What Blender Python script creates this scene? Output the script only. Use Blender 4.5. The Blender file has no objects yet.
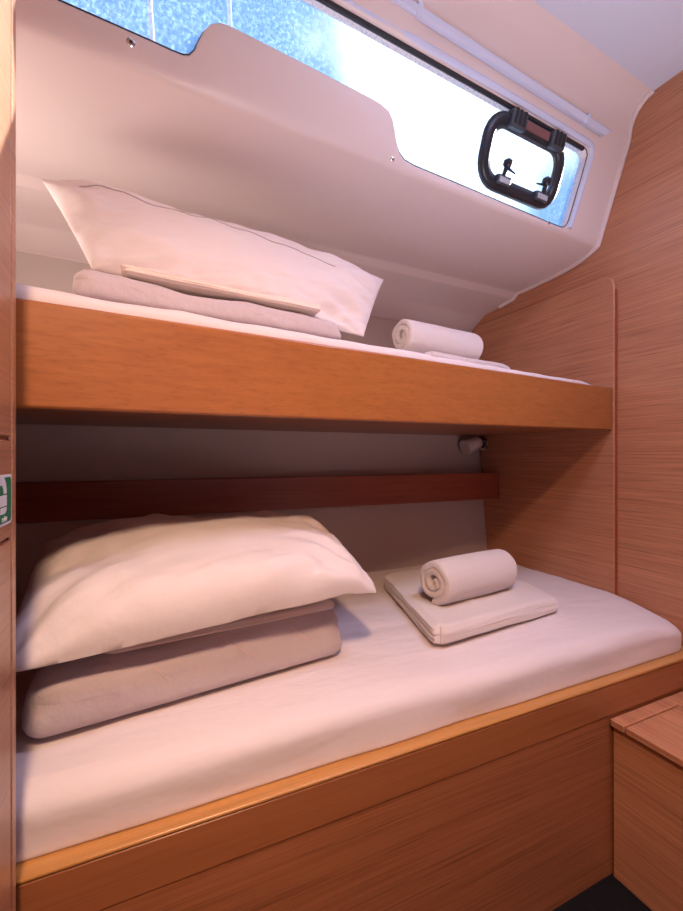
import bpy, bmesh, math, random
from mathutils import Vector, Matrix, noise
R = math.radians
C = bpy.context.scene.collection
S = bpy.context.scene
Z0 = 0.96            # eye height above the cabin floor; heights below are written relative to the eye

# ------------------------------------------------------------------ camera
cam = bpy.data.cameras.new('camera'); co = bpy.data.objects.new('camera', cam); C.objects.link(co)
co.location = (0, 0, Z0); co.rotation_euler = (R(90), 0, -math.atan(430 / 949))
cam.sensor_fit = 'HORIZONTAL'; cam.sensor_width = 36; cam.lens = 36 * 430 / 683
cam.clip_start = 0.02; cam.clip_end = 200
S.camera = co

# ------------------------------------------------------------------ exposure
S.view_settings.view_transform = 'Standard'; S.view_settings.look = 'None'
S.view_settings.exposure = 0.0; S.view_settings.gamma = 1; S.view_settings.use_curve_mapping = False

# ------------------------------------------------------------------ sky outside
W = bpy.data.worlds.new('sky'); S.world = W; W.use_nodes = True
nt = W.node_tree; nt.nodes.clear()
def N(nt, t, **kw):
    n = nt.nodes.new(t)
    for k, v in kw.items(): setattr(n, k, v)
    return n
def build_sky():
    L = nt.links
    tc = N(nt, 'ShaderNodeTexCoord')
    out = N(nt, 'ShaderNodeOutputWorld'); bg = N(nt, 'ShaderNodeBackground')
    dot = N(nt, 'ShaderNodeVectorMath', operation='DOT_PRODUCT')
    d = Vector((0.62, 0.82, 0.85)).normalized()              # the bright cloud around the sun
    dot.inputs[1].default_value = d
    L.new(tc.outputs['Generated'], dot.inputs[0])
    no = N(nt, 'ShaderNodeTexNoise'); no.inputs['Scale'].default_value = 5; no.inputs['Detail'].default_value = 5
    L.new(tc.outputs['Generated'], no.inputs['Vector'])
    m1 = N(nt, 'ShaderNodeMath', operation='MULTIPLY_ADD')
    L.new(no.outputs['Fac'], m1.inputs[0]); m1.inputs[1].default_value = 0.10
    L.new(dot.outputs['Value'], m1.inputs[2])
    mr = N(nt, 'ShaderNodeMapRange'); mr.interpolation_type = 'SMOOTHSTEP'
    mr.inputs['From Min'].default_value = 1.006; mr.inputs['From Max'].default_value = 1.052
    L.new(m1.outputs[0], mr.inputs['Value'])
    mx = N(nt, 'ShaderNodeMix', data_type='RGBA')
    mx.inputs[6].default_value = (0.22, 0.47, 0.95, 1); mx.inputs[7].default_value = (2.6, 2.8, 3.1, 1)
    L.new(mr.outputs['Result'], mx.inputs[0]); L.new(mx.outputs[2], bg.inputs['Color'])
    bg.inputs['Strength'].default_value = 1.0
    L.new(bg.outputs[0], out.inputs[0])
build_sky()

# ------------------------------------------------------------------ lights out of view: ceiling lamp and deck hatch, plus added fills
def area(name, loc, target, size, energy, col, shape='DISK', size_y=None):
    l = bpy.data.lights.new(name, 'AREA'); l.shape = shape; l.size = size
    if size_y: l.size_y = size_y
    l.energy = energy; l.color = col
    o = bpy.data.objects.new(name, l); C.objects.link(o)
    o.location = Vector(loc) + Vector((0, 0, Z0))
    o.rotation_euler = (Vector(target) - Vector(loc)).to_track_quat('-Z', 'Y').to_euler()
    return o
lampo = area('ceiling_lamp_light', (-0.06, -0.30, 0.92), (0.06, 0.16, 0), 0.14, 8.6, (1.0, 0.64, 0.42)); lampo.data.spread = R(104)
dh = area('deck_hatch_light', (0.80, 0.27, 1.05), (0.84, 0.46, 0), 0.50, 8.0, (0.66, 0.66, 1.0), 'RECTANGLE', 0.30); dh.data.spread = R(140)
liner_fill = area('liner_fill_light', (0.50, -0.80, -0.50), (0.55, -0.25, 0.5), 0.6, 7.0, (1.0, 0.83, 0.86), 'RECTANGLE', 0.5); liner_fill.data.spread = R(104)  # added fill shining up from low down, lifts the liner and ceiling
area('overhang_fill_light', (-0.42, 1.0, 0.34), (0.35, 1.08, 0.66), 0.16, 1.6, (1.0, 0.84, 0.76))  # added fill, no lamp here: brightens the overhang above the bunk
ceil_fill = area('ceiling_fill_light', (0.60, -0.10, -0.94), (0.80, 0.22, 1.06), 0.30, 2.4, (0.62, 0.74, 1.0)); ceil_fill.data.spread = R(64)  # added up-light with no real source, brightens the ceiling
sl = bpy.data.lights.new('sun', 'SUN'); sl.energy = 15.0; sl.angle = R(0.6); sl.color = (1.0, 0.95, 0.88)          # low sun from outside right, through the long window on the cabinet
so = bpy.data.objects.new('sun', sl); C.objects.link(so); so.location = (3, 2, 3)
so.rotation_euler = Vector((-1, -0.378, -0.434)).to_track_quat('-Z', 'Y').to_euler()

# ------------------------------------------------------------------ materials
def mat(name, col, rough=0.6, metal=0, coat=0, spec=0.5, sheen=0):
    m = bpy.data.materials.new(name); m.use_nodes = True
    b = m.node_tree.nodes['Principled BSDF']
    b.inputs['Base Color'].default_value = (*col, 1); b.inputs['Roughness'].default_value = rough
    b.inputs['Metallic'].default_value = metal; b.inputs['Coat Weight'].default_value = coat
    b.inputs['Specular IOR Level'].default_value = spec; b.inputs['Sheen Weight'].default_value = sheen
    return m
def bump(m, scale, strength, dist=0.002, detail=4, mapping=(1, 1, 1)):
    t = m.node_tree; b = t.nodes['Principled BSDF']
    g = N(t, 'ShaderNodeNewGeometry'); mp = N(t, 'ShaderNodeMapping'); mp.inputs['Scale'].default_value = mapping
    n = N(t, 'ShaderNodeTexNoise'); n.inputs['Scale'].default_value = scale; n.inputs['Detail'].default_value = detail
    bp = N(t, 'ShaderNodeBump'); bp.inputs['Strength'].default_value = strength; bp.inputs['Distance'].default_value = dist
    t.links.new(g.outputs['Position'], mp.inputs[0]); t.links.new(mp.outputs[0], n.inputs['Vector'])
    t.links.new(n.outputs['Fac'], bp.inputs['Height']); t.links.new(bp.outputs[0], b.inputs['Normal'])
    return m
def wood(name, axis, dark, light, rough=0.35, along=2.2, across=210.0, contrast=(0.31, 0.71), coat=0.25, pores=0.5):
    m = bpy.data.materials.new(name); m.use_nodes = True
    t = m.node_tree; b = t.nodes['Principled BSDF']; L = t.links
    g = N(t, 'ShaderNodeNewGeometry')
    def layer(al, ac, det):
        mp = N(t, 'ShaderNodeMapping'); mp.inputs['Scale'].default_value = tuple(al if k == axis else ac for k in 'xyz')
        n = N(t, 'ShaderNodeTexNoise'); n.inputs['Scale'].default_value = 1; n.inputs['Detail'].default_value = det
        n.inputs['Roughness'].default_value = 0.6; n.inputs['Distortion'].default_value = 0.15
        L.new(g.outputs['Position'], mp.inputs[0]); L.new(mp.outputs[0], n.inputs['Vector'])
        return n
    n1 = layer(along, across, 5); n2 = layer(along * 0.5, across * 0.14, 3)
    a = N(t, 'ShaderNodeMath', operation='MULTIPLY_ADD'); a.inputs[1].default_value = 0.75
    h = N(t, 'ShaderNodeMath', operation='MULTIPLY'); h.inputs[1].default_value = 0.25
    L.new(n2.outputs['Fac'], h.inputs[0]); L.new(n1.outputs['Fac'], a.inputs[0]); L.new(h.outputs[0], a.inputs[2])
    r = N(t, 'ShaderNodeValToRGB')
    r.color_ramp.elements[0].position = contrast[0]; r.color_ramp.elements[0].color = (*dark, 1)
    r.color_ramp.elements[1].position = contrast[1]; r.color_ramp.elements[1].color = (*light, 1)
    L.new(a.outputs[0], r.inputs[0])
    n3 = layer(along * 2.5, across * 3.0, 2)
    pr = N(t, 'ShaderNodeMapRange'); pr.inputs['From Min'].default_value = 0.33; pr.inputs['From Max'].default_value = 0.47
    pr.inputs['To Min'].default_value = 1 - pores; pr.inputs['To Max'].default_value = 1
    L.new(n3.outputs['Fac'], pr.inputs['Value'])
    mx = N(t, 'ShaderNodeMix', data_type='RGBA', blend_type='MULTIPLY'); mx.inputs[0].default_value = 1
    L.new(r.outputs[0], mx.inputs[6]); L.new(pr.outputs[0], mx.inputs[7]); L.new(mx.outputs[2], b.inputs['Base Color'])
    bp = N(t, 'ShaderNodeBump'); bp.inputs['Strength'].default_value = 0.15; bp.inputs['Distance'].default_value = 0.001
    L.new(n1.outputs['Fac'], bp.inputs['Height']); L.new(bp.outputs[0], b.inputs['Normal'])
    b.inputs['Roughness'].default_value = rough; b.inputs['Coat Weight'].default_value = coat
    b.inputs['Coat Roughness'].default_value = 0.3
    return m

M = {}
M['wall_wood'] = wood('veneer along the depth', 'y', (0.46, 0.18, 0.092), (0.66, 0.32, 0.17), pores=0.4)
M['berth_wood'] = wood('veneer along the berth', 'x', (0.27, 0.085, 0.035), (0.44, 0.165, 0.07), pores=0.4)
M['fascia_wood'] = wood('brown varnished fascia', 'x', (0.30, 0.10, 0.035), (0.38, 0.135, 0.05), rough=0.35, across=110, pores=0.15)
M['board_wood'] = wood('varnished solid board', 'x', (0.33, 0.105, 0.025), (0.43, 0.15, 0.04), rough=0.3, across=110, pores=0.18, coat=0.4)
M['edge_wood'] = wood('golden varnished edging', 'x', (0.46, 0.20, 0.05), (0.60, 0.29, 0.085), rough=0.3, across=90, pores=0.15, coat=0.4)
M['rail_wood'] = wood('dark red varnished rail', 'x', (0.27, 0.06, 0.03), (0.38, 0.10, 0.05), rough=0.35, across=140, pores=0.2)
M['cab_wood'] = wood('veneer of the cabinet', 'y', (0.40, 0.17, 0.085), (0.58, 0.29, 0.16), pores=0.3)
M['liner'] = bump(mat('moulded white gelcoat', (0.80, 0.68, 0.65), 0.42, coat=0.08), 9, 0.12, 0.004, 2)
M['ceiling'] = mat('ceiling gelcoat', (0.68, 0.71, 0.82), 0.4, coat=0.2)
M['hull_cloth'] = bump(mat('hull lining vinyl', (0.63, 0.54, 0.50), 0.75), 900, 0.35, 0.001, 2)
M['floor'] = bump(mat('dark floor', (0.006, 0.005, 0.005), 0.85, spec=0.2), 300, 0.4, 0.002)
M['sheet'] = bump(mat('white cotton sheet', (0.76, 0.67, 0.67), 0.85, sheen=0.15), 14, 0.4, 0.012, 3, (0.6, 2.2, 1))
M['case'] = bump(mat('white cotton pillowcase', (0.78, 0.69, 0.68), 0.85, sheen=0.15), 22, 0.35, 0.008, 4)
M['quilt'] = bump(mat('greyish lilac quilted cotton', (0.56, 0.47, 0.49), 0.9, sheen=0.2), 45, 0.55, 0.006, 4)
M['thread'] = mat('pale sewing thread', (0.70, 0.55, 0.50), 0.8)
M['seam'] = mat('pillow seam thread', (0.52, 0.45, 0.47), 0.9)
M['linen'] = bump(mat('cream folded sheet', (0.86, 0.72, 0.64), 0.85), 30, 0.2, 0.004)
M['towel'] = bump(mat('white terry towel', (0.80, 0.71, 0.69), 0.95, sheen=0.4), 420, 0.9, 0.003, 3)
M['black'] = mat('black plastic', (0.018, 0.022, 0.03), 0.35)
M['dark_grey'] = mat('dark grey plastic', (0.06, 0.07, 0.085), 0.4)
M['pad'] = mat('pale grey latch pad', (0.45, 0.47, 0.52), 0.35)
M['dull_red'] = mat('dull reddish grey plate', (0.20, 0.09, 0.085), 0.5)
M['gasket_and_shade'] = mat('black rubber gasket and reveal shade', (0.02, 0.02, 0.025), 0.5)
M['rail_white'] = mat('white plastic rail', (0.66, 0.71, 0.90), 0.3, coat=0.2)
M['steel'] = mat('stainless steel', (0.75, 0.75, 0.77), 0.18, metal=1)
M['chrome'] = mat('chrome', (0.85, 0.85, 0.86), 0.08, metal=1)
M['screw_dark'] = mat('dark screw recess', (0.05, 0.045, 0.05), 0.5)
M['shade'] = mat('frosted lamp shade', (0.82, 0.72, 0.68), 0.4)
M['green'] = mat('green sticker print', (0.02, 0.22, 0.10), 0.45)
M['sticker_white'] = mat('white sticker print', (0.82, 0.84, 0.90), 0.45)
M['groove'] = mat('dark shadow gap', (0.02, 0.008, 0.006), 0.9)

def glass_mat():
    m = bpy.data.materials.new('salt-spotted window glass'); m.use_nodes = True
    t = m.node_tree; t.nodes.clear(); L = t.links
    out = N(t, 'ShaderNodeOutputMaterial')
    tr = N(t, 'ShaderNodeBsdfTransparent'); tr.inputs[0].default_value = (0.92, 0.96, 1, 1)
    tl = N(t, 'ShaderNodeBsdfTranslucent'); tl.inputs[0].default_value = (0.50, 0.76, 1.0, 1)
    gl = N(t, 'ShaderNodeBsdfGlossy'); gl.inputs['Roughness'].default_value = 0.05
    g = N(t, 'ShaderNodeNewGeometry')
    n1 = N(t, 'ShaderNodeTexNoise'); n1.inputs['Scale'].default_value = 150; n1.inputs['Detail'].default_value = 5; n1.inputs['Roughness'].default_value = 0.75
    n2 = N(t, 'ShaderNodeTexNoise'); n2.inputs['Scale'].default_value = 6; n2.inputs['Detail'].default_value = 3
    L.new(g.outputs['Position'], n1.inputs['Vector']); L.new(g.outputs['Position'], n2.inputs['Vector'])
    a = N(t, 'ShaderNodeMath', operation='MULTIPLY_ADD'); a.inputs[1].default_value = 0.2
    L.new(n2.outputs['Fac'], a.inputs[0]); L.new(n1.outputs['Fac'], a.inputs[2])
    mr = N(t, 'ShaderNodeMapRange'); mr.inputs['From Min'].default_value = 0.58; mr.inputs['From Max'].default_value = 0.78
    mr.inputs['To Min'].default_value = 0.04; mr.inputs['To Max'].default_value = 0.42
    L.new(a.outputs[0], mr.inputs['Value'])
    m1 = N(t, 'ShaderNodeMixShader'); L.new(mr.outputs['Result'], m1.inputs[0]); L.new(tr.outputs[0], m1.inputs[1]); L.new(tl.outputs[0], m1.inputs[2])
    m2 = N(t, 'ShaderNodeMixShader'); m2.inputs[0].default_value = 0.05; L.new(m1.outputs[0], m2.inputs[1]); L.new(gl.outputs[0], m2.inputs[2])
    L.new(m2.outputs[0], out.inputs[0])
    return m
M['glass'] = glass_mat()

# ------------------------------------------------------------------ helpers
def finish(name, bm, m, parent=None, smooth=True, bevel=0, angle=40, origin=None):
    """link bm (built in cabin coordinates, heights relative to the eye) as ONE mesh object"""
    if parent is not None:
        o0 = Vector(parent['_o'])
    else:
        if origin is None:
            xs = [v.co.x for v in bm.verts]; ys = [v.co.y for v in bm.verts]; zs = [v.co.z for v in bm.verts]
            origin = ((min(xs) + max(xs)) / 2, (min(ys) + max(ys)) / 2, min(zs))
        o0 = Vector(origin)
    for v in bm.verts: v.co -= o0
    bmesh.ops.recalc_face_normals(bm, faces=bm.faces)
    me = bpy.data.meshes.new(name); bm.to_mesh(me); bm.free()
    me.materials.append(m)
    if smooth:
        for p in me.polygons: p.use_smooth = True
    o = bpy.data.objects.new(name, me); C.objects.link(o)
    if smooth: me.set_sharp_from_angle(angle=R(angle))
    if bevel:
        b = o.modifiers.new('bevel', 'BEVEL'); b.width = bevel; b.segments = 2; b.limit_method = 'ANGLE'; b.angle_limit = R(40)
    if parent is not None:
        o.parent = parent; o['_o'] = list(o0)
    else:
        o.location = o0 + Vector((0, 0, Z0)); o['_o'] = list(o0)
    return o
def thing(name, label, cat, loc, group=None):
    o = bpy.data.objects.new(name, None); C.objects.link(o); o.empty_display_size = 0.05
    o.location = Vector(loc) + Vector((0, 0, Z0)); o['_o'] = list(loc)
    return tag(o, label, cat, group)
def tag(o, label, cat, group=None):
    o['label'] = label; o['category'] = cat
    if group: o['group'] = group
    return o
def struct(o, label=None, cat=None):
    o['kind'] = 'structure'
    if label: o['label'] = label
    if cat: o['category'] = cat
    return o
def hexa(bm, pts):          # 8 points: bottom loop 0-3, top loop 4-7
    v = [bm.verts.new(p) for p in pts]
    for f in ((0, 1, 2, 3), (4, 5, 6, 7), (0, 1, 5, 4), (1, 2, 6, 5), (2, 3, 7, 6), (3, 0, 4, 7)):
        bm.faces.new([v[i] for i in f])
    return v
def box(x0, x1, y0, y1, z0, z1, bm=None):
    bm = bm or bmesh.new()
    hexa(bm, [(x0, y0, z0), (x1, y0, z0), (x1, y1, z0), (x0, y1, z0), (x0, y0, z1), (x1, y0, z1), (x1, y1, z1), (x0, y1, z1)])
    return bm
def prism(poly, vec, bm=None):
    bm = bm or bmesh.new(); vec = Vector(vec)
    a = [bm.verts.new(p) for p in poly]; b = [bm.verts.new(Vector(p) + vec) for p in poly]
    n = len(poly)
    bm.faces.new(a); bm.faces.new(b[::-1])
    for i in range(n): bm.faces.new([a[i], a[(i + 1) % n], b[(i + 1) % n], b[i]])
    return bm
def tube(pts, r, bm=None, seg=12, closed=False, squash=None):
    """round tube through pts; r number or list; squash=(normal, factor) flattens along a direction"""
    bm = bm or bmesh.new(); pts = [Vector(p) for p in pts]; n = len(pts); rings = []
    rr = r if isinstance(r, (list, tuple)) else [r] * n
    up = None
    for i, p in enumerate(pts):
        if closed: d = pts[(i + 1) % n] - pts[i - 1]
        else: d = pts[min(i + 1, n - 1)] - pts[max(i - 1, 0)]
        d.normalize()
        if squash:
            u = (squash[0] - d * squash[0].dot(d)).normalized()
        else:
            if up is None: up = Vector((0, 0, 1)) if abs(d.z) < 0.9 else Vector((1, 0, 0))
            u = (up - d * up.dot(d)).normalized(); up = u
        w = d.cross(u); k = squash[1] if squash else 1
        rings.append([bm.verts.new(p + rr[i] * (u * math.cos(t) * k + w * math.sin(t))) for t in [2 * math.pi * j / seg for j in range(seg)]])
    for i in range(n if closed else n - 1):
        a, b = rings[i], rings[(i + 1) % n]
        for j in range(seg): bm.faces.new([a[j], a[(j + 1) % seg], b[(j + 1) % seg], b[j]])
    if not closed:
        bm.faces.new(rings[0]); bm.faces.new(rings[-1][::-1])
    return bm
def grid(fn, us, vs, bm=None):
    bm = bm or bmesh.new()
    g = [[bm.verts.new(fn(u, v)) for v in vs] for u in us]
    for i in range(len(us) - 1):
        for j in range(len(vs) - 1):
            bm.faces.new([g[i][j], g[i + 1][j], g[i + 1][j + 1], g[i][j + 1]])
    return bm
def lin(a, b, n): return [a + (b - a) * i / (n - 1) for i in range(n)]
def axis_pts(h, r, n):
    q = [(h - r) + r * math.sin(math.pi / 2 * k / 5) for k in range(1, 6)]
    mid = lin(-(h - r), h - r, n)
    return [-x for x in q[::-1]] + mid + q
def soft_box(hx, hy, hz, r, nx, ny, nz, fn, plan_r=None, rb=None):
    """rounded box of half sizes hx, hy, hz; fn maps local point -> cabin point; plan_r rounds the corners seen from above"""
    bm = bmesh.new(); cache = {}
    X, Y, Zs = axis_pts(hx, r, nx), axis_pts(hy, r, ny), axis_pts(hz, min(r, hz * 0.999), nz)
    rz = min(r, hz * 0.999)
    def vert(x, y, z):
        k = (round(x, 6), round(y, 6), round(z, 6))
        if k in cache: return cache[k]
        kq = 0 if (z >= 0 or rb is None) else min(1, -z / (0.6 * hz))
        q = r + ((rb if rb is not None else r) - r) * kq; qz = min(q, hz * 0.999)
        i = Vector((max(-(hx - q), min(hx - q, x)), max(-(hy - q), min(hy - q, y)), max(-(hz - qz), min(hz - qz, z))))
        d = Vector(((x - i.x) / q, (y - i.y) / q, (z - i.z) / qz))
        if d.length > 1e-9: d = d * (max(abs(d.x), abs(d.y), abs(d.z)) / d.length)
        p = Vector((i.x + d.x * q, i.y + d.y * q, i.z + d.z * qz))
        if plan_r:
            ex, ey = hx - plan_r, hy - plan_r
            if abs(p.x) > ex and abs(p.y) > ey:
                dx, dy = abs(p.x) - ex, abs(p.y) - ey; l = math.hypot(dx, dy)
                if l > 1e-9:
                    k2 = max(dx, dy) / l
                    p.x = math.copysign(ex + dx * k2, p.x); p.y = math.copysign(ey + dy * k2, p.y)
        v = bm.verts.new(fn(p)); cache[k] = v; return v
    def face(A, B, mk):
        for i in range(len(A) - 1):
            for j in range(len(B) - 1):
                q = [mk(A[i], B[j]), mk(A[i + 1], B[j]), mk(A[i + 1], B[j + 1]), mk(A[i], B[j + 1])]
                try: bm.faces.new(q)
                except ValueError: pass
    for s in (-1, 1):
        face(X, Y, lambda a, b: vert(a, b, s * hz)); face(X, Zs, lambda a, b: vert(a, s * hy, b)); face(Y, Zs, lambda a, b: vert(s * hx, a, b))
    return bm
def nz(p, s, seed=0):
    return noise.noise(Vector(p) * s + Vector((seed * 7.3, seed * 3.1, seed * 1.7)))
def bil(c, u, v):           # corners FL, FR, BR, BL with u,v in -1..1
    a, b = (u + 1) / 2, (v + 1) / 2
    return (Vector(c[0]) * (1 - a) + Vector(c[1]) * a) * (1 - b) + (Vector(c[3]) * (1 - a) + Vector(c[2]) * a) * b

# ================================================================== SETTING
XR, XL = 1.344, -0.45
HS = 0.07                                    # the hull side runs a little outward towards the right
FZ, CZ = -0.959, 1.061

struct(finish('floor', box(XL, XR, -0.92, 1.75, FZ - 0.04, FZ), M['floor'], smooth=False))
struct(finish('ceiling', box(XL, XR + 0.02, -0.92, 0.80, CZ, CZ + 0.04), M['ceiling'], smooth=False))
struct(finish('wall_left', box(XL - 0.04, XL, -0.92, 1.75, FZ, CZ + 0.03), M['rail_wood'], smooth=False))
struct(finish('wall_front', box(XL, XR, -0.96, -0.92, FZ, CZ + 0.03), M['ceiling'], smooth=False))

# right wall with the thin end panel of the bunks
def wall_outline():
    hull = [(1.42 + (z + 0.42) * 0.122, z) for z in (FZ, -0.42, 0.115, 0.55)]
    up = [(1.539, 0.557), (1.47, 0.602), (1.445, 0.613), (1.286, 0.629), (1.256, 0.642), (1.02, 0.656), (0.962, 0.672), (0.933, 0.686), (0.836, 0.962), (0.823, 1.018), (0.798, 1.048), (0.765, 1.061)]
    return [(XR, -0.96, FZ)] + [(XR, y + 0.012, z + 0.004 * (z > 0.5)) for y, z in hull + up] + [(XR, -0.96, CZ + 0.004)]
wall_right = struct(finish('wall_right', prism(wall_outline(), (0.04, 0, 0)), M['wall_wood'], smooth=False))
def end_panel():
    y0, z1, r = 0.872, 0.571, 0.045
    poly = [(XR - 0.014, 1.40, FZ + 0.3), (XR - 0.014, y0, FZ + 0.3)]
    for k in range(9):
        t = math.pi / 2 * k / 8
        poly.append((XR - 0.014, y0 + r - r * math.cos(t), z1 - r + r * math.sin(t)))
    poly += [(XR - 0.014, 1.50, z1), (XR - 0.014, 1.46, -0.05)]
    return prism(poly, (0.014, 0, 0))
finish('end_panel', end_panel(), M['wall_wood'], wall_right, bevel=0.0025)
finish('edge_shade_strip', box(XR - 0.011, XR - 0.0002, 0.8700, 0.8722, FZ + 0.3, 0.520), M['rail_wood'], wall_right, smooth=False)['label'] = 'shaded panel edge drawn as a dark red strip'  # dark wood colour paints the shade on the panel's front edge

# hull side behind the berths
def hull_y(X, z):           # lined hull side
    k = 0.03 + (HS - 0.03) * max(0, min(1, (z + 0.1) / 0.6))
    return 1.42 + k * (X - XR) + (z + 0.42) * 0.122
wall_back = struct(finish('wall_back', grid(lambda X, z: (X, hull_y(X, z), z), lin(XL, XR, 20), lin(-0.62, 0.557, 24)), M['hull_cloth']))

# moulded liner: underside of the side deck, window wall and cove to the ceiling
def wy(X, z, off=0.0):      # plane of the window wall
    return 0.928 + HS * (X - XR) - (z - 0.701) * 0.352 + off
PROF_LOW = [(1.539, 0.557), (1.505, 0.580), (1.470, 0.602), (1.445, 0.613), (1.36, 0.621), (1.290, 0.628), (1.284, 0.6295), (1.268, 0.6445), (1.262, 0.6455), (1.244, 0.644), (1.19, 0.645), (1.12, 0.648),
            (1.06, 0.652), (1.02, 0.656), (0.985, 0.664), (0.962, 0.672), (0.944, 0.679), (0.93328, 0.686)]
PROF_UP = [(0.836, 0.962), (0.834, 0.980), (0.830, 1.000), (0.823, 1.018), (0.812, 1.036), (0.798, 1.048), (0.782, 1.057), (0.765, 1.061), (0.74, 1.062)]
ST = lin(XL, XR, 40)
ZB, ZT = 0.693, 0.950
def slope(X, Y):            # the overhang's crease converges a little less than the window wall
    k = HS if Y < 1.05 or Y > 1.5 else HS - 0.03 * min(1, (Y - 1.05) / 0.15) * min(1, (1.5 - Y) / 0.1)
    return k * (X - XR)
OUT = [(-0.44, 0.733), (-0.122, 0.732), (-0.011, 0.730), (0.045, 0.7285), (0.060, 0.729), (0.070, 0.732), (0.079, 0.741), (0.086, 0.756), (0.094, 0.771), (0.105, 0.783), (0.121, 0.7905), (0.141, 0.7925),
       (0.2, 0.791), (0.281, 0.789), (0.373, 0.786), (0.435, 0.784), (0.474, 0.782), (0.497, 0.776), (0.512, 0.763), (0.530, 0.735), (0.543, 0.717), (0.561, 0.707), (0.592, 0.7035),
       (0.772, 0.702), (0.965, 0.699), (1.10, 0.697), (1.150, 0.697), (1.165, 0.700), (1.174, 0.709), (1.178, 0.722), (1.182, 0.808), (1.184, 0.876), (1.182, 0.887), (1.174, 0.895), (1.160, 0.899),
       (1.046, 0.900), (0.8, 0.902), (0.5, 0.904), (0.2, 0.906), (-0.44, 0.908)]
def offset(poly, d):
    n = len(poly); r = []
    for i in range(n):
        a, b, c = Vector(poly[i - 1]), Vector(poly[i]), Vector(poly[(i + 1) % n])
        t = ((b - a).normalized() + (c - b).normalized()).normalized()
        r.append((b.x + t.y * d, b.y - t.x * d))       # outline is counter-clockwise: outward
    return r
def bulge(X, z):            # the swollen moulding below the raised part of the sill
    a = max(0, min(1, (X - 0.07) / 0.05)) * max(0, min(1, (0.56 - X) / 0.06))
    b = max(0, min(1, (z - 0.69) / 0.06))
    return -0.008 * a * a * (3 - 2 * a) * b * b * (3 - 2 * b)
def wp(X, z, off=0.0): return Vector((X, wy(X, z, off), z))
def liner():
    bm = bmesh.new()
    def low(X, p): return (X, p[0] + slope(X, p[0]), p[1])
    gl = grid(lambda X, p: low(X, p), ST, PROF_LOW, bm)
    # last lower row and first upper row bound the window wall
    def flat(X, z): return (X, wy(X, z) + bulge(X, z), z)
    grid(lambda X, p: (X, wy(X, p[1]) if p is PROF_UP[0] else p[0] + HS * (X - XR), p[1]), ST, PROF_UP, bm)
    # strips joining
    bmw = bmesh.new()
    inner0 = offset(OUT, 0.006)
    zb = PROF_LOW[-1][1]; zt = PROF_UP[0][1]
    def loop(pts):
        vs = [bmw.verts.new((p[0], p[1], 0)) for p in pts]
        return [bmw.edges.new((vs[i], vs[(i + 1) % len(vs)])) for i in range(len(vs))]
    hole = loop(inner0)
    outer = loop([(x, zb) for x in ST] + [(x, zt) for x in ST[::-1]])
    bmesh.ops.triangle_fill(bmw, edges=hole + outer, use_beauty=True)
    for _ in range(2):
        es = [e for e in bmw.edges if e.calc_length() > 0.05 and not e.is_boundary]
        bmesh.ops.subdivide_edges(bmw, edges=es, cuts=1)
        bmesh.ops.triangulate(bmw, faces=bmw.faces)
    mp = {}
    for v in bmw.verts: mp[v] = bm.verts.new(flat(v.co.x, v.co.y))
    for f in bmw.faces:
        try: bm.faces.new([mp[v] for v in f.verts])
        except ValueError: pass
    bmw.free()
    rings = [inner0, offset(OUT, 0.003), offset(OUT, 0.0008), OUT, OUT]
    offs = [0, 0.0008, 0.003, 0.006, 0.030]
    prev = None
    for rg, of in zip(rings, offs):
        cur = []
        for (x, z), (xo, zo) in zip(rg, inner0):
            y = wy(x, z) + bulge(xo, zo) * (1 if of < 0.02 else 0) + of
            cur.append(bm.verts.new((x, y, z)))
        if prev:
            n = len(cur)
            for i in range(n): bm.faces.new([prev[i], prev[(i + 1) % n], cur[(i + 1) % n], cur[i]])
        prev = cur
    bmesh.ops.remove_doubles(bm, verts=bm.verts, dist=0.0004)
    return bm
outboard = struct(finish('wall_outboard', liner(), M['liner'], angle=55))
prof_all = PROF_LOW[4:] + [(wy(XR, z), z) for z in lin(0.70, 0.955, 10)] + PROF_UP[:-1]
finish('edge_bead', tube([(XR - 0.006, y - 0.002, z - 0.002) for y, z in prof_all], 0.008), M['liner'], outboard)
finish('panel_joint', tube([(X, 1.538 + HS * (X - XR), 0.556) for X in lin(XL, XR - 0.004, 12)], 0.003, seg=6), M['liner'], outboard)
def screw(X, z, r=0.007, y=None):
    bm = bmesh.new(); p = wp(X, z) if y is None else Vector((X, y, z)); n = Vector((0.07, -1, -0.352)).normalized() if y is None else Vector((0, -0.25, -1)).normalized()
    tube([p - n * 0.002, p + n * 0.002, p + n * 0.003], [r, r, r * 0.7], bm, 14)
    s = finish('screw', bm, M['steel'], outboard)
    finish('screw_recess', tube([p + n * 0.0025, p + n * 0.0036], r * 0.45, None, 6), M['screw_dark'], s)
screw(-0.025, 0.714); screw(0.526, 0.697, 0.005); screw(1.092, 0.6935, 0.005)

# window
NV = Vector((-0.07, 1, 0.352)).normalized()          # outward normal of the window wall
def win_pane():
    o = offset(OUT, 0.006)
    return prism([wp(x, z, 0.016) for x, z in o], NV * 0.005)
window = struct(finish('window_1', win_pane(), M['glass'], smooth=False), None, None)
finish('gasket_and_shade', tube([wp(x, z, 0.0035) for x, z in offset(OUT, -0.0004)], 0.0014, seg=8, closed=True), M['gasket_and_shade'], window)
finish('gasket_and_shade', tube([wp(x, z - 0.003, 0.006) for x, z in [(-0.43, 0.908), (0.2, 0.906), (0.8, 0.902), (1.16, 0.898)]], 0.0055, seg=8), M['gasket_and_shade'], window)  # thick black strip paints the shade of the reveal along the window top
fr = [wp(x, z + 0.0, -0.002) for x, z in [(-0.44, 0.917), (0.3, 0.914), (0.8, 0.912), (1.165, 0.908), (1.182, 0.906), (1.193, 0.895), (1.196, 0.88), (1.193, 0.80), (1.189, 0.72), (1.184, 0.70)]]
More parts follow.
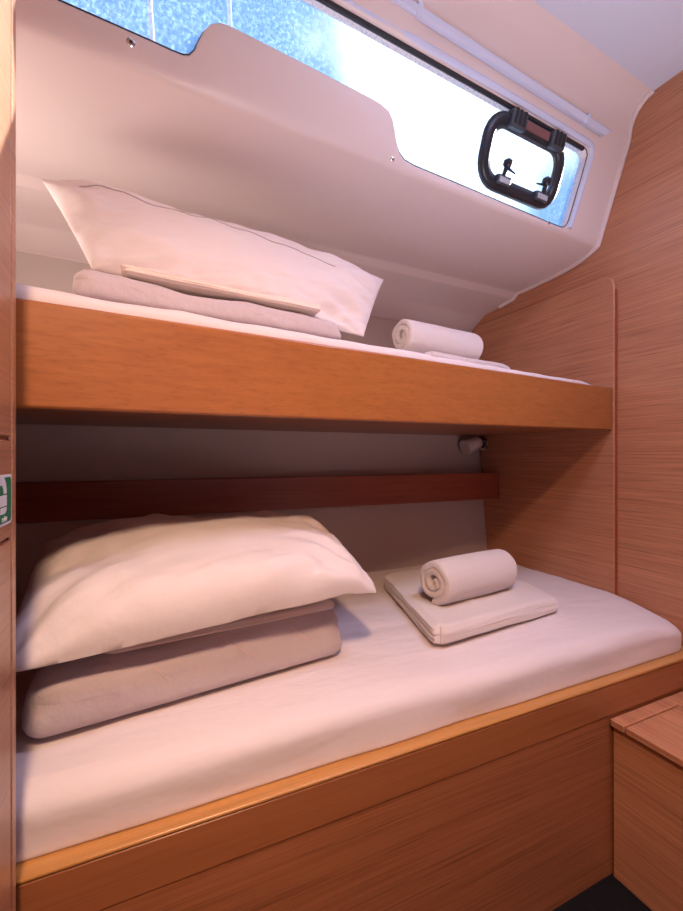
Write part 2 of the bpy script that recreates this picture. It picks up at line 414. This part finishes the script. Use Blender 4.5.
finish('window_frame', tube(fr, 0.0085, seg=10, squash=(NV, 0.7)), M['rail_white'], window)

# ------------------------------------------------------------------ curtain rail above the window
cr = thing('curtain_rail', 'white plastic curtain rail running above the long window', 'rail', (0.4, wy(0.4, 0.945), 0.94))
def rail_bm():
    prof = [(-0.010, 0.0), (-0.010, -0.010), (-0.006, -0.015), (0.006, -0.015), (0.010, -0.010), (0.010, 0.0)]
    Tz = Vector((0, -0.352, 1)).normalized()
    bm = bmesh.new(); rows = []
    for X in (XL + 0.01, 0.2, 0.8, 1.225):
        base = wp(X, 0.944 + 0.012 * max(0, 1.2 - X) / 0.7, -0.002)
        rows.append([bm.verts.new(base + Tz * a + NV * b + Vector((0.012 * (a / 0.01) if X > 1 else 0, 0, 0))) for a, b in prof])
    for i in range(3):
        for j in range(6): bm.faces.new([rows[i][j], rows[i + 1][j], rows[i + 1][(j + 1) % 6], rows[i][(j + 1) % 6]])
    bm.faces.new(rows[0]); bm.faces.new(rows[-1])
    return bm
finish('rail_body', rail_bm(), M['rail_white'], cr, angle=50)
for X in (0.53, 1.125):
    b = bmesh.new(); Tz = Vector((0, -0.352, 1)).normalized(); c0 = wp(X, 0.944 + 0.012 * max(0, 1.2 - X) / 0.7, -0.008)
    e1 = Vector((1, HS, 0)).normalized()
    P = [c0 + e1 * sx * 0.007 + Tz * sz * 0.0125 + NV * sn * 0.0105 for sn in (-1, 1) for sx, sz in ((-1, -1), (1, -1), (1, 1), (-1, 1))]
    hexa(b, P)
    finish('clip', b, M['rail_white'], cr, bevel=0.002)

# ------------------------------------------------------------------ black opening port in the window
port = thing('opening_port', 'black framed opening port with two hinges and latches in the long window', 'porthole', tuple(wp(0.94, 0.72, 0.01)))
def rrect(x0, x1, z0, z1, r, n=7, skew=0.0):
    pts = []
    for cx, cz, a0 in ((x1 - r, z0 + r, -90), (x1 - r, z1 - r, 0), (x0 + r, z1 - r, 90), (x0 + r, z0 + r, 180)):
        for k in range(n):
            t = R(a0 + 90 * k / (n - 1)); pts.append((cx + r * math.cos(t), cz + r * math.sin(t)))
    return pts
fpts = rrect(0.799, 1.080, 0.731, 0.870, 0.050)
pf = finish('port_frame', tube([wp(x, z, 0.004) for x, z in fpts], 0.0165, seg=14, closed=True, squash=(NV, 0.75)), M['black'], port)
finish('inner_seal', tube([wp(x, z, 0.004) for x, z in rrect(0.815, 1.064, 0.747, 0.854, 0.036)], 0.0045, seg=8, closed=True), M['dark_grey'], port)
E1 = Vector((1, HS, 0)).normalized(); E2 = Vector((0, -0.352, 1)).normalized()
def pbox(X, z, off, hx, hz, hn, bm=None, rot=0.0):
    bm = bm or bmesh.new(); c0 = wp(X, z, off); a = E1 * math.cos(rot) + E2 * math.sin(rot); b = -E1 * math.sin(rot) + E2 * math.cos(rot)
    hexa(bm, [c0 + a * sx * hx + b * sz * hz + NV * sn * hn for sn in (-1, 1) for sx, sz in ((-1, -1), (1, -1), (1, 1), (-1, 1))])
    return bm
for X in (0.877, 1.035):
    h = finish('hinge', pbox(X, 0.870, -0.004, 0.026, 0.0205, 0.014), M['dark_grey'], port, bevel=0.004)
    b = bmesh.new()
    for k in (-1, 0, 1): pbox(X + k * 0.0155, 0.870, -0.0185, 0.0055, 0.0165, 0.002, b)
    finish('hinge_rib', b, M['black'], h, bevel=0.001)
finish('name_plate', pbox(0.956, 0.870, -0.0085, 0.046, 0.010, 0.003), M['dull_red'], port, bevel=0.002)
for X, s in ((0.870, 1), (1.022, -1)):
    l = finish('latch', pbox(X, 0.737, -0.010, 0.024, 0.011, 0.008), M['dark_grey'], port, bevel=0.003)
    finish('latch_pad', pbox(X, 0.733, -0.0195, 0.020, 0.0065, 0.002), M['pad'], l, bevel=0.0015)
    p0 = wp(X - s * 0.004, 0.745, -0.014); p1 = wp(X - s * 0.002, 0.772, -0.018)
    b = tube([p0, p0.lerp(p1, 0.6), p1 - E2 * 0.010, p1 - E2 * 0.004, p1 + E2 * 0.005, p1 + E2 * 0.010], [0.006, 0.006, 0.010, 0.0125, 0.0115, 0.004])
    finish('latch_knob', b, M['black'], l)
    q = wp(X + s * 0.006, 0.762, -0.016); finish('latch_pin', tube([q, q + E1 * s * 0.026 - E2 * 0.004], [0.0035, 0.0018], seg=8), M['black'], l)

# rails of the deck outside, seen through the glass
for X, lean, lab in ((0.02, 0.05, 'white rail standing outside the window, leftmost of the two'), (0.175, 0.03, 'white rail standing outside the window, just above the sill step')):
    p = wp(X, 0.74, 0.10)
    o = finish('deck_rail', tube([p + Vector((0, 0.02, -0.05)), p + Vector((-lean, 0.02, 0.7))], 0.005), M['rail_white'])
    tag(o, lab, 'rail', 'white rails outside the window')

# ================================================================== LOWER BERTH
YF = 0.64
berth = thing('berth', 'wide wooden berth base with golden edge carrying the big mattress', 'bed', (0.6, 0.95, FZ))
finish('front_panel', box(XL + 0.003, XR - 0.003, YF + 0.002, YF + 0.022, FZ + 0.0005, -0.58), M['berth_wood'], berth, smooth=False)
finish('fascia_board', box(XL + 0.003, XR - 0.003, YF, YF + 0.022, -0.594, -0.5255), M['fascia_wood'], berth, bevel=0.002)
finish('edge_trim', box(XL + 0.003, XR - 0.003, YF - 0.001, YF + 0.045, -0.5245, -0.518), M['edge_wood'], berth, bevel=0.0025)
finish('base_board', box(XL + 0.003, XR - 0.013, YF + 0.023, 1.26, -0.545, -0.5255), M['berth_wood'], berth, smooth=False)

def mattress_low():
    x0, x1 = XL + 0.01, 1.342; y0 = 0.663; hx = (x1 - x0) / 2; ZM = -0.418
    def fn(p):
        X = x0 + hx + p.x
        yb = 1.405 + 0.03 * (X - XR)
        t = (p.y + 0.36) / 0.72; Y = y0 + (yb - y0) * t
        z = -0.5175 + (p.z + 0.05) / 0.10 * (ZM + 0.5175)
        top = (p.z + 0.05) / 0.10
        # right end: the corner sinks and is rounder
        dx = max(0, (X - 1.05) / 0.28); dy = max(0, 1 - (Y - y0) / 0.22)
        z -= top * 0.030 * dx * dx * dy + top * 0.012 * max(0, (X - 1.27) / 0.06) ** 2
        z -= top * 0.018 * max(0, 1 - (Y - y0) / 0.22) ** 2
        if p.z > -0.03:
            z += 0.003 * nz((X * 1.2, Y * 4, 0), 2.2, 1) + 0.0018 * nz((X * 2 + Y * 2, Y * 7, 0), 3, 2)
        if t < 0.02: Y += 0.004 * nz((X, 0, z * 3), 5, 4)
        return (X, Y, z)
    return soft_box(hx, 0.36, 0.05, 0.035, 70, 46, 3, fn, plan_r=0.075, rb=0.004)
tag(finish('mattress', mattress_low(), M['sheet'], angle=80), 'thick mattress in a white fitted sheet on the wide lower berth', 'mattress')

# shelf with its rail along the hull
shelf = thing('shelf', 'long shelf with a dark red wooden fiddle rail on the hull side', 'shelf', (0.6, 1.37, -0.18))
b = bmesh.new(); x0, x1 = XL + 0.003, XR - 0.013
def ry(X): return 1.351 - 0.020 * (X - XR)
hexa(b, [(x0, ry(x0), -0.179), (x1, ry(x1), -0.179), (x1, ry(x1) + 0.016, -0.179), (x0, ry(x0) + 0.016, -0.179), (x0, ry(x0), -0.071), (x1, ry(x1), -0.071), (x1, ry(x1) + 0.016, -0.071), (x0, ry(x0) + 0.016, -0.071)])
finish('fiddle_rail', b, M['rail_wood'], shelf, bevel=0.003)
b = bmesh.new()
hexa(b, [(x0, ry(x0) + 0.016, -0.176), (x1, ry(x1) + 0.016, -0.176), (x1, hull_y(x1, -0.176) - 0.001, -0.176), (x0, hull_y(x0, -0.176) - 0.001, -0.176),
         (x0, ry(x0) + 0.016, -0.164), (x1, ry(x1) + 0.016, -0.164), (x1, hull_y(x1, -0.164) - 0.001, -0.164), (x0, hull_y(x0, -0.164) - 0.001, -0.164)])
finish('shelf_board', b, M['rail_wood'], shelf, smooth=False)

# ================================================================== UPPER BUNK
bunk = thing('bunk', 'narrow wooden bunk with deep varnished front board above the berth', 'bunk', (0.6, 0.95, 0.06))
BX0, BX1 = XL + 0.003, 1.329
def by(X): return 0.685 + (0.876 - 0.685) * (X + 0.155) / (1.33 + 0.155)
def bzt(X): return 0.2065 + 0.0045 * (X + 0.155) / 1.485
def bzb(X): return 0.0625 + 0.0175 * (X + 0.155) / 1.485
b = bmesh.new()
hexa(b, [(BX0, by(BX0), bzb(BX0)), (BX1, by(BX1), bzb(BX1)), (BX1, by(BX1) + 0.022, bzb(BX1)), (BX0, by(BX0) + 0.022, bzb(BX0)),
         (BX0, by(BX0), bzt(BX0)), (BX1, by(BX1), bzt(BX1)), (BX1, by(BX1) + 0.022, bzt(BX1)), (BX0, by(BX0) + 0.022, bzt(BX0))])
finish('front_board', b, M['board_wood'], bunk, bevel=0.004)
b = bmesh.new()
def by2(X): return by(X) + 0.0225
def hb(X, z): return hull_y(X, z) - 0.002
hexa(b, [(BX0, by2(BX0), 0.085), (BX1, by2(BX1), 0.085), (BX1, hb(BX1, 0.085), 0.085), (BX0, hb(BX0, 0.085), 0.085),
         (BX0, by2(BX0), 0.105), (BX1, by2(BX1), 0.105), (BX1, hb(BX1, 0.105), 0.105), (BX0, hb(BX0, 0.105), 0.105)])
finish('base_board', b, M['berth_wood'], bunk, smooth=False)
def mattress_up():
    hx = (1.325 - (XL + 0.01)) / 2; x0 = XL + 0.01
    def fn(p):
        X = x0 + hx + p.x; t = (p.y + 0.3) / 0.6
        Y = by2(X) + 0.004 + (hb(X, 0.17) - 0.012 - by2(X)) * t
        top = (p.z + 0.06) / 0.12
        z = 0.106 + top * (0.135 - 0.012 * (X - XL) / 1.8)
        z -= top * 0.02 * max(0, (X - 1.2) / 0.125) ** 2
        if top > 0.3:
            z += 0.0045 * nz((X * 3, Y * 2, 0), 4, 3) + 0.0035 * math.sin(X * 60 + 40 * Y + 4 * nz((X, Y, 0), 6)) * max(0, nz((X, 0, 0), 3.3, 6))
        return (X, Y, z)
    return soft_box(hx, 0.3, 0.06, 0.022, 110, 30, 3, fn, plan_r=0.05, rb=0.006)
tag(finish('mattress', mattress_up(), M['sheet'], angle=80), 'thin mattress in a white sheet showing above the bunk front board', 'mattress')

# ================================================================== BEDDING
def cushion(c, up, down, pinch=0.10, seed=1, n=64, wrinkle=1.0, sag=None, power=0.55, front=None, corner=0.0):
    bm = bmesh.new(); c = [Vector(p) for p in c]
    ax = (c[1] - c[0] + c[2] - c[3]).normalized(); ay = (c[3] - c[0] + c[2] - c[1]).normalized(); nrm = ax.cross(ay).normalized()
    us = [math.sin(math.pi / 2 * t) for t in lin(-1, 1, n)]
    def mid(u, v):
        cr = 1 - corner * (abs(u) * abs(v)) ** 5
        u, v = u * cr, v * cr
        u2 = u * (1 - pinch * (1 - v * v) * abs(u) ** 3); v2 = v * (1 - pinch * (1 - u * u) * abs(v) ** 3)
        return bil(c, u2, v2)
    def pt(u, v, side):
        m = mid(u, v); pv = front if (front and v < 0) else power
        f = max(0, (1 - abs(u) ** 2.4)) ** power * max(0, (1 - abs(v) ** (3.5 if front and v < 0 else 2.4))) ** pv
        h = (up if side > 0 else -down) * f
        p = m + nrm * h
        e = 4 * f * (1 - f) + 0.35 * f
        # wrinkles fan out from the corners
        a = math.atan2(1.05 - abs(v), 1.05 - abs(u)); d = math.hypot(1.05 - abs(u), 1.05 - abs(v))
        w = math.sin(a * 11 + 3 * nz((u, v, seed), 2, seed)) * math.exp(-d * 1.6) * 0.007 * min(1, d * 2)
        w += 0.012 * nz((u * 1.5, v * 1.5, side), 1.3, seed) + 0.005 * nz((u * 3, v * 1.3 + u, side), 2.4, seed + 3) + 0.0022 * nz((u + v, v * 4 - u * 2, side), 4.2, seed + 5)
        mk = max(0, min(1, (u - 0.05) / 0.5)) * max(0, 1 - abs(v + 0.1) / 0.9)
        w += 0.0055 * math.sin(17 * (u * 0.55 + v * 0.85) + 3 * nz((u, v, 1), 1.5, seed)) * mk * 1.5 * (0.5 + nz((u, v, 2), 2.5, seed))
        p += nrm * (w * e * wrinkle) * (1 if side > 0 else -0.4)
        if sag: p = sag(p, u, v)
        return p
    top = [[None] * n for _ in range(n)]; bot = [[None] * n for _ in range(n)]
    for i, u in enumerate(us):
        for j, v in enumerate(us):
            edge = i in (0, n - 1) or j in (0, n - 1)
            top[i][j] = bm.verts.new(pt(u, v, 1)); bot[i][j] = top[i][j] if edge else bm.verts.new(pt(u, v, -1))
    for i in range(n - 1):
        for j in range(n - 1):
            bm.faces.new([top[i][j], top[i + 1][j], top[i + 1][j + 1], top[i][j + 1]])
            try: bm.faces.new([bot[i][j], bot[i][j + 1], bot[i + 1][j + 1], bot[i + 1][j]])
            except ValueError: pass
    return bm, pt
def quilt(c, z0, h, r, seed, name_label, matl, drop=None, stitches=True, ends=0.0):
    """folded quilt: c = FL, FR, BR, BL (x, y)"""
    c3 = [Vector((x, y, 0)) for x, y in c]
    hx, hy = (c3[1] - c3[0]).length / 2, (c3[3] - c3[0]).length / 2
    def fn(p):
        q = bil(c3, p.x / hx, p.y / hy); top = (p.z + h / 2) / h
        z = z0 + top * h
        dv = (p.x * 0.8 + p.y * 1.0 + p.z * 1.4)
        g = abs(((dv / 0.16) % 1) - 0.5) * 2
        k = max(0, 1 - (1 - g) * 9)
        amp = 0.35 + 0.65 * top
        z += amp * top * (0.013 * nz((q.x, q.y, 0), 7, seed) + 0.005 * nz((q.x, q.y, top), 17, seed + 1) - 0.0035 * k - 0.009)
        w = 0.012 * nz((q.x, z, q.y), 6, seed + 2) + 0.005 * nz((q.x, z, q.y), 18, seed + 3)
        if p.y < 0: q.y += (w * math.sin(math.pi * min(1, max(0, top))) - 0.002 * k) * (abs(p.y) / hy) ** 5
        q.x += (w * 0.8) * (1 if p.x > 0 else -1) * (abs(p.x) / hx) ** 6
        if drop: z = drop(q.x, q.y, z, top)
        return (q.x, q.y, z)
    bm = soft_box(hx, hy, h / 2, r, 60, 34, 10, fn, rb=r * 0.5)
    return bm, fn, hx, hy

def stitch_line(fn, pts, r=0.0007):
    return tube([fn(Vector(p)) for p in pts], r, seg=5)

# --- lower: folded quilt, folded sheet, pillow
LQ = [(-0.160, 0.732), (0.375, 0.808), (0.395, 1.16), (-0.19, 1.14)]
QH = 0.112
bm, fn, hx, hy = quilt(LQ, -0.4150, QH, 0.055, 11, '', None)
lq = tag(finish('folded_quilt', bm, M['quilt'], angle=80), 'thick folded grey-mauve quilt under the pillow on the lower mattress', 'quilt')
yf = -hy - 0.001
for xa, xb in ((0.02, 0.10), (0.15, 0.215), (-0.10, -0.06)):
    P = []
    for k in range(12):
        t = k / 11; z = 0.030 - 0.060 * t
        yy = -hy + (0.055 - math.sqrt(max(0, 0.055 ** 2 - max(0, abs(z) - (QH / 2 - 0.055)) ** 2)))
        P.append(Vector((xa + (xb - xa) * t, yy - 0.0006, z)))
    finish('stitching', tube([fn(p) for p in P], 0.0007, None, 5), M['thread'], lq)['label'] = 'pale diagonal stitching'

LS = [(-0.05, 0.730), (0.335, 0.770), (0.355, 1.08), (-0.05, 1.05)]
def fold_fn(c, z0, h, layers, seed):
    c3 = [Vector((x, y, 0)) for x, y in c]; hx, hy = (c3[1] - c3[0]).length / 2, (c3[3] - c3[0]).length / 2
    def fn(p):
        q = bil(c3, p.x / hx, p.y / hy); t = (p.z + h / 2) / h
        if p.x < -hx * 0.97: q.x += 0.007 * abs(math.sin(math.pi * layers * t)) * -1 + 0.006 * nz((0, q.y, t * 3), 5, seed)
        return (q.x, q.y + 0.003 * nz((q.x, 0, t), 8, seed), z0 + p.z + h / 2 + 0.003 * t * nz((q.x, q.y, 0), 9, seed))
    return hx, hy, fn
hx, hy, fn = fold_fn(LS, -0.300, 0.013, 2, 5)
tag(finish('folded_sheet', soft_box(hx, hy, 0.0065, 0.006, 30, 16, 3, fn), M['linen'], angle=80), 'cream folded sheet edge peeping out beneath the lower pillow', 'sheet')

def sag_low(p, u, v):
    # right front corner droops past the end of the quilt
    k = max(0, (u - 0.72) / 0.28) * max(0, 1 - (v + 1) / 1.2)
    p.z -= 0.018 * k
    return p
LP = [(-0.188, 0.702, -0.297), (0.432, 0.742, -0.256), (0.43, 1.13, -0.205), (-0.215, 1.13, -0.200)]
bm, pt = cushion(LP, 0.096, 0.006, 0.02, 2, 90, 1.3, sag_low, power=0.5, front=0.36, corner=0.05)
lp = tag(finish('pillow', bm, M['case'], angle=85), 'plump white pillow lying on the folded quilt of the lower berth', 'pillow')

# --- upper: folded quilt, folded sheet, pillow
UQ = [(-0.105, 0.755), (0.375, 0.815), (0.375, 0.905), (-0.11, 0.85)]
UZ = 0.2420
def dropq(x, y, z, top):
    k = max(0, (x - 0.28) / 0.1); return z - 0.012 * k * k * top
bm, fn, hx, hy = quilt(UQ, UZ, 0.056, 0.026, 21, '', None, dropq)
uq = tag(finish('folded_quilt', bm, M['quilt'], angle=80), 'folded lilac-grey quilt under the pillow on the upper bunk', 'quilt')
US = [(-0.03, 0.770), (0.325, 0.815), (0.325, 0.88), (-0.03, 0.84)]
hx, hy, fn = fold_fn(US, 0.2935, 0.014, 2, 8)
tag(finish('folded_sheet', soft_box(hx, hy, 0.007, 0.0065, 30, 12, 3, fn), M['linen'], angle=80), 'cream folded sheet lying between quilt and pillow on the upper bunk', 'sheet')
UP = [(-0.085, 0.845, 0.318), (0.445, 0.862, 0.268), (0.577, 1.0, 0.470), (-0.187, 1.0, 0.537)]
bm, pt = cushion(UP, 0.058, 0.012, 0.01, 7, 90, 1.2, None, power=0.5)
up_ = tag(finish('pillow', bm, M['case'], angle=85), 'white pillow with a dark seam leaning against the hull on the upper bunk', 'pillow')
sb = tube([pt(u, 0.66 - 0.42 * (u + 0.86) / 1.46, 1) + Vector((0, -0.0009, 0.0003)) for u in lin(-0.86, 0.60, 60)], 0.0011, seg=6)
finish('seam', sb, M['seam'], up_)['label'] = 'thin dark seam along the upper edge'

# ================================================================== TOWELS
def bath_towel(c, z0, h, seed, layers=4):
    hx, hy, f0 = fold_fn(c, z0, h, layers, seed)
    def fn(p):
        x, y, z = f0(p); t = (p.z + h / 2) / h
        return (x, y, z - 0.008 * t * max(0, p.x / hx - 0.75) * 4 + 0.002 * nz((x, y, 0), 14, seed))
    return soft_box(hx, hy, h / 2, h * 0.42, 46, 40, 15, fn, plan_r=0.03, rb=h * 0.25)
def roll(a, b_, r, seed, squash=0.94, turns=3.2, gap=0.0015):
    """rolled towel: a spiral of cloth between the end centres a and b_"""
    a, b_ = Vector(a), Vector(b_); d = (b_ - a).normalized(); side = d.cross(Vector((0, 0, 1))).normalized(); upv = side.cross(d) * squash
    th = r / (turns + 0.6); n = int(turns * 22); bm = bmesh.new()
    stations = [0, 0.015, 0.05, 0.2, 0.4, 0.6, 0.8, 0.95, 0.985, 1]
    prof = []
    for k in range(n + 1):
        t = k / n * turns; ang = -t * 2 * math.pi - 5.34
        ro = th * 0.55 + th * t + th * 0.5
        prof.append((ang, ro, th - gap))
    L = (b_ - a).length
    outer, inner = [], []
    for s in stations:
        shr = 1 - 0.05 * (1 - min(1, min(s, 1 - s) / 0.05)) ** 2
        ro_, ri_ = [], []
        for ang, ro, tk in prof:
            wob = 1 + 0.09 * nz((math.cos(ang), math.sin(ang), s * 2), 1.1, seed) * min(1, ro / r)
            e = 0.004 * nz((ang, ro * 60, s), 1.3, seed)
            if s in (0, 1): pass
            p = a + d * (L * s + (e if s < 0.02 or s > 0.98 else 0))
            dr = side * math.cos(ang) + upv * math.sin(ang)
            cut = 0.18 * tk if s in (0, 1) else 0
            ro_.append(bm.verts.new(p + dr * (ro * wob * shr - cut)))
            ri_.append(bm.verts.new(p + dr * max(0.001, (ro - tk) * wob * shr + cut)))
        outer.append(ro_); inner.append(ri_)
    m = len(stations)
    for i in range(m - 1):
        for k in range(n):
            bm.faces.new([outer[i][k], outer[i + 1][k], outer[i + 1][k + 1], outer[i][k + 1]])
            bm.faces.new([inner[i][k], inner[i][k + 1], inner[i + 1][k + 1], inner[i + 1][k]])
        for k in (0, n):
            bm.faces.new([outer[i][k], inner[i][k], inner[i + 1][k], outer[i + 1][k]])
    for i in (0, m - 1):
        for k in range(n): bm.faces.new([outer[i][k], outer[i][k + 1], inner[i][k + 1], inner[i][k]])
    return bm
LT = [(0.568, 0.752), (1.005, 0.798), (1.10, 1.20), (0.682, 1.185)]
tag(finish('bath_towel', bath_towel(LT, -0.4135, 0.042, 3), M['towel'], angle=80), 'white bath towel folded flat on the lower mattress', 'towel')
tag(finish('rolled_towel', roll((0.648, 0.882, -0.315), (0.915, 0.925, -0.315), 0.056, 3, turns=2.4, gap=0.0002), M['towel'], angle=60), 'small white towel rolled up on the folded bath towel below', 'towel')
UT = [(0.66, 0.905), (1.0, 0.955), (0.995, 1.13), (0.655, 1.08)]
tag(finish('bath_towel', bath_towel(UT, 0.2375, 0.034, 9), M['towel'], angle=80), 'white folded towel mostly hidden on the upper bunk by the wall', 'towel')
tag(finish('rolled_towel', roll((0.620, 0.985, 0.323), (0.885, 1.015, 0.319), 0.048, 9, turns=2.4, gap=0.0002), M['towel'], angle=60), 'white rolled towel lying on the upper bunk', 'towel')

# ================================================================== READING LAMP
lamp = thing('reading_lamp', 'small reading lamp with white cone shade under the upper bunk', 'lamp', (XR - 0.007, 1.438, 0.067))
p = Vector((XR - 0.0145, 1.438, 0.052))
finish('wall_mount', tube([p, p + Vector((-0.006, 0, 0)), p + Vector((-0.010, 0, 0)), p + Vector((-0.0115, 0, 0))], [0.030, 0.030, 0.024, 0.008], seg=28), M['chrome'], lamp)
finish('switch', tube([p + Vector((-0.011, -0.006, -0.012)), p + Vector((-0.018, -0.006, -0.012))], 0.008, seg=14), M['black'], lamp)
j0 = p + Vector((-0.008, -0.004, 0.014)); j1 = p + Vector((-0.030, -0.012, 0.016))
finish('swivel_joint', tube([j0, j0.lerp(j1, 0.5), j1 - Vector((0.004, 0, 0)), j1 - Vector((0.010, 0, 0))], [0.008, 0.013, 0.013, 0.006]), M['black'], lamp)
a0 = j1; a1 = Vector((1.290, 1.420, 0.059))
finish('arm', tube([a0, a1], 0.005), M['chrome'], lamp)
d = (Vector((1.205, 1.425, 0.030)) - a1).normalized(); q = a1
finish('lamp_shade', tube([q, q + d * 0.004, q + d * 0.012, q + d * 0.045, q + d * 0.085, q + d * 0.083, q + d * 0.045], [0.009, 0.019, 0.024, 0.029, 0.033, 0.030, 0.020], seg=24), M['shade'], lamp)

# ================================================================== LOCKER ON THE RIGHT
lk = thing('locker', 'low wooden locker with a lidded top standing against the berth front', 'cabinet', (1.15, 0.25, FZ))
LX = 0.969
finish('body', box(LX, XR - 0.003, -0.30, YF - 0.003, FZ + 0.0005, -0.613), M['wall_wood'], lk, bevel=0.001)
finish('top_strip', box(LX - 0.011, XR - 0.003, 0.606, YF - 0.003, -0.613, -0.597), M['wall_wood'], lk, bevel=0.002)
finish('top_strip', box(1.160, XR - 0.003, -0.30, 0.6058, -0.613, -0.597), M['wall_wood'], lk, bevel=0.0012)
finish('lid', box(LX - 0.011, 1.158, -0.30, 0.6025, -0.6125, -0.597), M['wall_wood'], lk, bevel=0.002)

finish('gap_shade', box(LX + 0.002, 1.157, 0.6027, 0.6058, -0.6128, -0.606), M['groove'], lk, smooth=False)  # dark filler paints the shade inside the gap behind the lid
# ================================================================== CABINET ON THE LEFT
cb = thing('cabinet', 'tall wooden cabinet with two doors at the left edge of view', 'cabinet', (-0.29, 0.2, FZ))
CXF = -0.138
finish('carcass', box(XL + 0.003, CXF - 0.006, -0.25, 0.612, FZ + 0.0005, CZ - 0.004), M['cab_wood'], cb, bevel=0.001)
finish('stile', box(CXF - 0.006, CXF, 0.593, 0.612, FZ + 0.0005, CZ - 0.004), M['cab_wood'], cb, bevel=0.003)
finish('middle_panel', box(CXF - 0.006, CXF - 0.0003, -0.25, 0.592, -0.090, 0.0165), M['cab_wood'], cb, bevel=0.001)
finish('door', box(CXF - 0.006, CXF, -0.25, 0.590, 0.0205, CZ - 0.01), M['cab_wood'], cb, bevel=0.002)
finish('door', box(CXF - 0.006, CXF, -0.25, 0.590, FZ + 0.02, -0.094), M['cab_wood'], cb, bevel=0.002)
# green sticker on the middle panel
X = CXF
def sprect(y0, y1, z0, z1, r, x, th=0.0006):
    return prism([(x, y, z) for y, z in rrect(y0, y1, z0, z1, r, 5)], (th, 0, 0))
st = finish('sticker', sprect(0.528, 0.590, -0.0745, -0.0205, 0.004, X - 0.0002), M['sticker_white'], cb, smooth=False)
st['label'] = 'green and white square sticker'
sg = finish('green_field', sprect(0.531, 0.5875, -0.0715, -0.0235, 0.005, X + 0.0004, 0.0003), M['green'], cb, smooth=False)
b = bmesh.new()                       # white arc, block and foot of the pictogram
xo = X + 0.0008
def ring(yc, zc, r0, r1, t0, t1, n=16):
    o = [(xo, yc + r1 * math.cos(R(t)), zc + r1 * math.sin(R(t))) for t in lin(t0, t1, n)]
    i = [(xo, yc + r0 * math.cos(R(t)), zc + r0 * math.sin(R(t))) for t in lin(t1, t0, n)]
    prism(o + i, (0.0003, 0, 0), b)
ring(0.550, -0.0405, 0.0095, 0.0195, 0, 180)
prism([(xo, 0.534, -0.042), (xo, 0.5695, -0.042), (xo, 0.5695, -0.0535), (xo, 0.534, -0.0535)], (0.0003, 0, 0), b)
prism([(xo, 0.548, -0.055), (xo, 0.5695, -0.055), (xo, 0.568, -0.0595), (xo, 0.563, -0.0615), (xo, 0.548, -0.0615)], (0.0003, 0, 0), b)
finish('pictogram', b, M['sticker_white'], cb, smooth=False)
tx = bpy.data.curves.new('lettering', 'FONT'); tx.body = 'toilet'; tx.size = 0.0088; tx.align_x = 'RIGHT'; tx.extrude = 0.00015
to = bpy.data.objects.new('lettering', tx)
dg = bpy.context.evaluated_depsgraph_get(); C.objects.link(to); dg.update()
me = bpy.data.meshes.new_from_object(to.evaluated_get(dg)); bpy.data.objects.remove(to)
bm = bmesh.new(); bm.from_mesh(me)
for v in bm.verts: v.co = Vector((xo + v.co.z, 0.5720 + v.co.x, -0.0700 + v.co.y))
finish('lettering', bm, M['sticker_white'], cb, smooth=False)

for o in bpy.data.objects:
    if '_o' in o: del o['_o']
